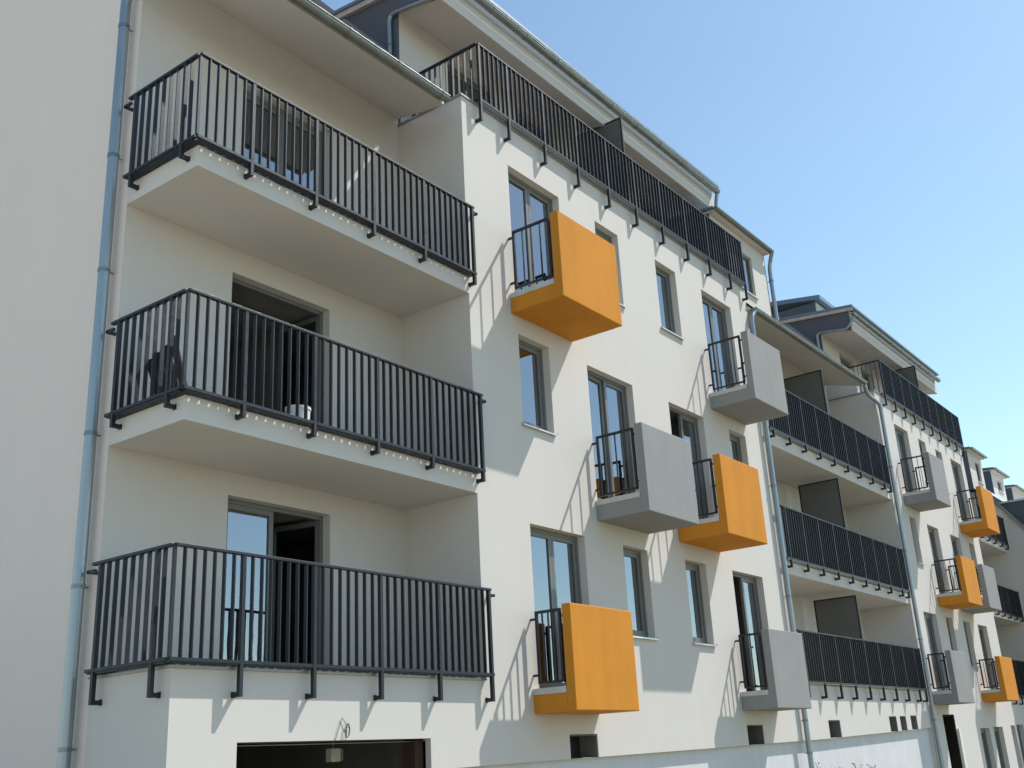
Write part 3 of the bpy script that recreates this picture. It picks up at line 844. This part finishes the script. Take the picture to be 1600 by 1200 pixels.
dormer(E_, 37.2, 39.10, 7.62, 8.80, 0.50, (37.95, 38.65, 8.15, 8.58), 2.5)
dormer(E_, 40.6, 43.0, 7.62, 8.70, 0.55, None, 2.5)
gE = 'short railings of the far loggias'
for (zt, zb, ft, wd) in ((6.48, 5.50, 5.36, 'top'), (3.86, 2.95, 2.84, 'middle'), (1.45, 0.33, 0.05, 'lowest')):
    railing('short dark railing of the %s far loggia beside the dark steep roof' % wd, gE, [('x', -R, 31.4, 34.85, [31.5, 32.3, 33.1, 33.95, 34.75], 0.0)], zt, zb, ft, None, strips=False)
w_ = MB(); 
link('gable_window', MB().box(XI - 0.012, XI + 0.1, -2.1, -0.95, 3.9, 5.2), 'frame', E_)
downpipe('thin zinc downpipe on the far gable wall under the dark steep roof', [(XI - 0.08, -0.78, 5.6), (XI - 0.08, -0.78, -2.55)], 0.05, [(XI - 0.08, -0.78, 3.0)], (1, 0, 0))

# =================================================================== gutters and downpipes
gutter('zinc gutter along the tiled eave above the top corner loggia', -0.12, 4.24, -0.105, 8.475)
gutter('zinc gutter along the penthouse eave above the long terrace railing', 4.62, 14.40, 0.24, 11.30)
gutter('zinc gutter along the eave of the screened loggias', 14.72, 21.75, -0.105, 8.375)
gutter('zinc gutter along the farther penthouse eave', 22.72, 31.0, 0.24, 10.86)
# gable pipe
yp = 1.475; xp = -0.115
path = [(xp, yp, -2.55), (xp, yp, 8.20)] + arc((xp, yp, 8.28), (xp, yp, 8.55), (xp, yp - 0.28, 8.70)) + [(xp + 0.02, yp - 0.9, 9.05)]
path = [(xp, yp, -2.55), (xp, yp, 8.28)] + arc((xp, yp, 8.30), (xp, yp, 8.46), (xp, yp - 0.12, 8.56), 5)[1:] + [(xp, 0.75, 8.80)]
downpipe('zinc downpipe running up the plain gable wall beside the corner loggias', path, 0.064,
         [(xp, yp, z) for z in (-0.55, 1.05, 2.0 + 0.7, 4.65, 6.15, 8.0)], (1, 0, 0))
# pipe between B and C
p = arc((14.80, -0.10, 8.33), (14.66, -0.10, 8.26), (14.60, -0.085, 8.05)) + [(14.58, -0.085, -2.55)]
downpipe('zinc downpipe between the six-balcony white facade and the screened loggias', p, 0.052, [(14.58, -0.085, z) for z in (6.5, 4.3, 2.0, -0.4, -1.0)])
# pipe between C and D
p = [(21.70, -0.105, 8.30), (21.72, -0.105, 8.16)] + arc((21.74, -0.105, 8.14), (21.8, -0.105, 8.05), (21.95, -0.10, 8.05), 4)[1:] + [(22.55, -0.09, 8.02)] + arc((22.60, -0.09, 8.02), (22.80, -0.085, 8.0), (22.80, -0.085, 7.75), 4)[1:] + [(22.80, -0.085, -2.55)]
downpipe('zinc downpipe with sloping offset between the screened loggias and the farther facade', p, 0.055, [(22.80, -0.085, z) for z in (6.2, 3.9, 1.6, -0.4)])
# penthouse pipes: from the gutter back along the soffit edge to the cheek and down
p = [(4.70, 0.24, 11.22), (4.70, 0.40, 11.0), (4.70, 0.55, 10.90), (4.70, 1.30, 11.02)] + arc((4.70, 1.34, 11.02), (4.70, 1.44, 11.02), (4.70, 1.44, 10.9), 4)[1:] + [(4.70, 1.44, 10.0)]
downpipe('short zinc downpipe from the penthouse gutter down its dark side cheek', p, 0.042, [(4.70, 1.44, 10.45)], (1, 0, 0))
p = [(22.86, 0.24, 10.78), (22.86, 0.40, 10.55), (22.86, 0.52, 10.46), (22.86, 1.25, 10.56)] + arc((22.86, 1.29, 10.56), (22.86, 1.40, 10.56), (22.86, 1.40, 10.44), 4)[1:] + [(22.86, 1.40, 9.85)]
downpipe('short zinc downpipe down the dark cheek of the farther penthouse', p, 0.042, [(22.86, 1.40, 10.1)], (1, 0, 0))
p = [(14.36, 0.24, 11.22), (14.36, 0.30, 10.95), (14.30, 0.30, 10.80), (14.3, 0.9, 10.72)]
downpipe('stub of zinc pipe below the penthouse gutter end next to the dormer', p, 0.045)
p = [(16.66, 0.02, 10.5), (16.72, 0.10, 10.35)] + arc((16.72, 0.12, 10.3), (16.74, 0.16, 10.2), (16.74, 0.17, 10.05), 3)[1:] + [(16.74, 0.17, 8.75)]
downpipe('zinc downpipe on the dormer wall beside the penthouse terrace end', p, 0.05, [(16.74, 0.17, 9.8)])

# =================================================================== small things
# bucket on the middle loggia
bk = thing('bucket', 'white plastic bucket on the middle corner loggia floor behind the railing', 'bucket', (2.28, 0.85, 2.829))
z0 = 2.829
mb = MB(); n = 24
prof = [(0.0, 0.0), (0.125, 0.0), (0.128, 0.01), (0.152, 0.30), (0.162, 0.30), (0.162, 0.32), (0.146, 0.32), (0.12, 0.02), (0.0, 0.02)]
prof = [(r, z * 1.75) for r, z in prof]
for (ra, za), (rb_, zb_) in zip(prof, prof[1:]):
    for k in range(n):
        a, b = 2 * math.pi * k / n, 2 * math.pi * (k + 1) / n
        P = lambda r, an, z: (2.28 + r * math.cos(an), 0.85 + r * math.sin(an), z0 + z)
        if ra == 0: mb.poly([P(0, 0, za), P(rb_, a, zb_), P(rb_, b, zb_)])
        elif rb_ == 0: mb.poly([P(ra, a, za), P(ra, b, za), P(0, 0, zb_)])
        else: mb.quad(P(ra, a, za), P(ra, b, za), P(rb_, b, zb_), P(rb_, a, zb_))
link('body', mb, 'white', bk, smooth=True)
link('handle', MB().tube([(2.28 + 0.166 * math.cos(math.pi * k / 12), 0.85 - 0.10 * math.sin(math.pi * k / 12), z0 + 0.52 - 0.09 * math.sin(math.pi * k / 12)) for k in range(13)], 0.005, 6), 'zinc', bk)
# boards leaning in the corner of the middle loggia
gB = 'dark boards leaning in the middle loggia'
for k, (y, h, wv, col_) in enumerate(((0.27, 0.72, 0.10, 'rust'), (0.42, 0.66, 0.12, 'wood'), (0.58, 0.63, 0.13, 'wood'), (0.74, 0.60, 0.11, 'wood'))):
    lb = MB(); zb_ = 2.829
    x0_ = 0.26 + 0.02 * k; x1_ = 0.02 + 0.02 * k
    lb.v = [(x0_, y, zb_), (x0_, y + wv, zb_), (x1_, y + wv, zb_ + h), (x1_, y, zb_ + h), (x0_ + 0.025, y, zb_), (x0_ + 0.025, y + wv, zb_), (x1_ + 0.025, y + wv, zb_ + h), (x1_ + 0.025, y, zb_ + h)]
    lb.f = [(0, 1, 2, 3), (7, 6, 5, 4), (0, 3, 7, 4), (1, 5, 6, 2), (0, 4, 5, 1), (3, 2, 6, 7)]
    o_ = link('board', lb, col_, None)
    tag(o_, ('reddish board leaning nearest the corner post of the middle loggia' if k == 0 else ('tall dark board leaning next to the reddish one in the middle loggia', 'middle-height dark board between two others leaning in the middle loggia', 'shortest dark board leaning in the middle loggia')[k - 1]), 'board', gB)
# loose cable over the garage opening
path = [(2.10, -0.012, -0.575), (2.13, -0.012, -0.50), (2.20, -0.014, -0.345), (2.235, -0.016, -0.38), (2.265, -0.018, -0.43)]
for k in range(34):
    a = k * 0.42
    path.append((2.275 + 0.030 * math.cos(a) * (1 + 0.3 * math.sin(k * .21)), -0.018 - 0.006 * math.sin(a * 0.3), -0.475 + 0.055 * math.sin(a) + 0.02 * math.cos(k * .37)))
cb = link('loose_cable', MB().tube(path, 0.0032, 6), 'dark', None, smooth=True)
tag(cb, 'thin black loose cable with a coiled end sticking out above the garage opening', 'cable')
# junction box hanging in the garage
jb = thing('junction_box', 'small pale electrical box hanging inside the dark garage opening', 'box', (2.95, 1.0, -0.80))
link('body', MB().box(3.02, 3.17, 1.0, 1.10, -0.775, -0.625), 'white', jb, bevel=0.006)
link('hinge_side', MB().box(3.175, 3.21, 1.0, 1.09, -0.765, -0.635), 'grey', jb)
link('conduit', MB().tube([(3.10, 1.06, -0.63), (3.10, 1.06, -0.36)], 0.012, 8), 'grey', jb)

# dry weeds whose tips reach into the bottom of the view
def weeds(x, y, label, n, top, spread):
    root = thing('dry_weed', label, 'plant', (x, y, -2.6), 'dry weeds before the plinth')
    st = MB(); hd = MB()
    for k in range(n):
        bx, by = x + random.uniform(-.12, .12), y + random.uniform(-.1, .1)
        tx, ty = x + random.uniform(-spread, spread), y + random.uniform(-.25, .25)
        tz = top - random.uniform(0, .22) - 0.25 * abs(tx - x)
        mid = ((bx + tx) / 2 + random.uniform(-.04, .04), (by + ty) / 2, (-2.6 + tz) / 2)
        st.tube([(bx, by, -2.62), mid, (tx, ty, tz)], 0.006, 5)
        for q in range(7):
            a = random.uniform(0, 6.28); r_ = random.uniform(.01, .05); zz = tz - random.uniform(-.03, .22)
            c = Vector((tx + r_ * math.cos(a), ty + r_ * math.sin(a), zz))
            e1 = Vector((random.uniform(-1, 1), random.uniform(-1, 1), random.uniform(-1, 1))).normalized() * .03
            e2 = Vector((random.uniform(-1, 1), random.uniform(-1, 1), random.uniform(-1, 1))).normalized() * .018
            hd.poly([tuple(c - e1), tuple(c + e2), tuple(c + e1), tuple(c - e2)])
    link('stems', st, 'twig', root)
    link('seed_heads', hd, 'twig', root, fix=False)
weeds(13.15, -1.0, 'dry brown weed with ragged tips rising before the plinth of the screened loggias', 16, -1.17, .22)
weeds(14.75, -1.0, 'paler dry weed clump beside the ragged brown weed before the plinth', 14, -1.21, .2)
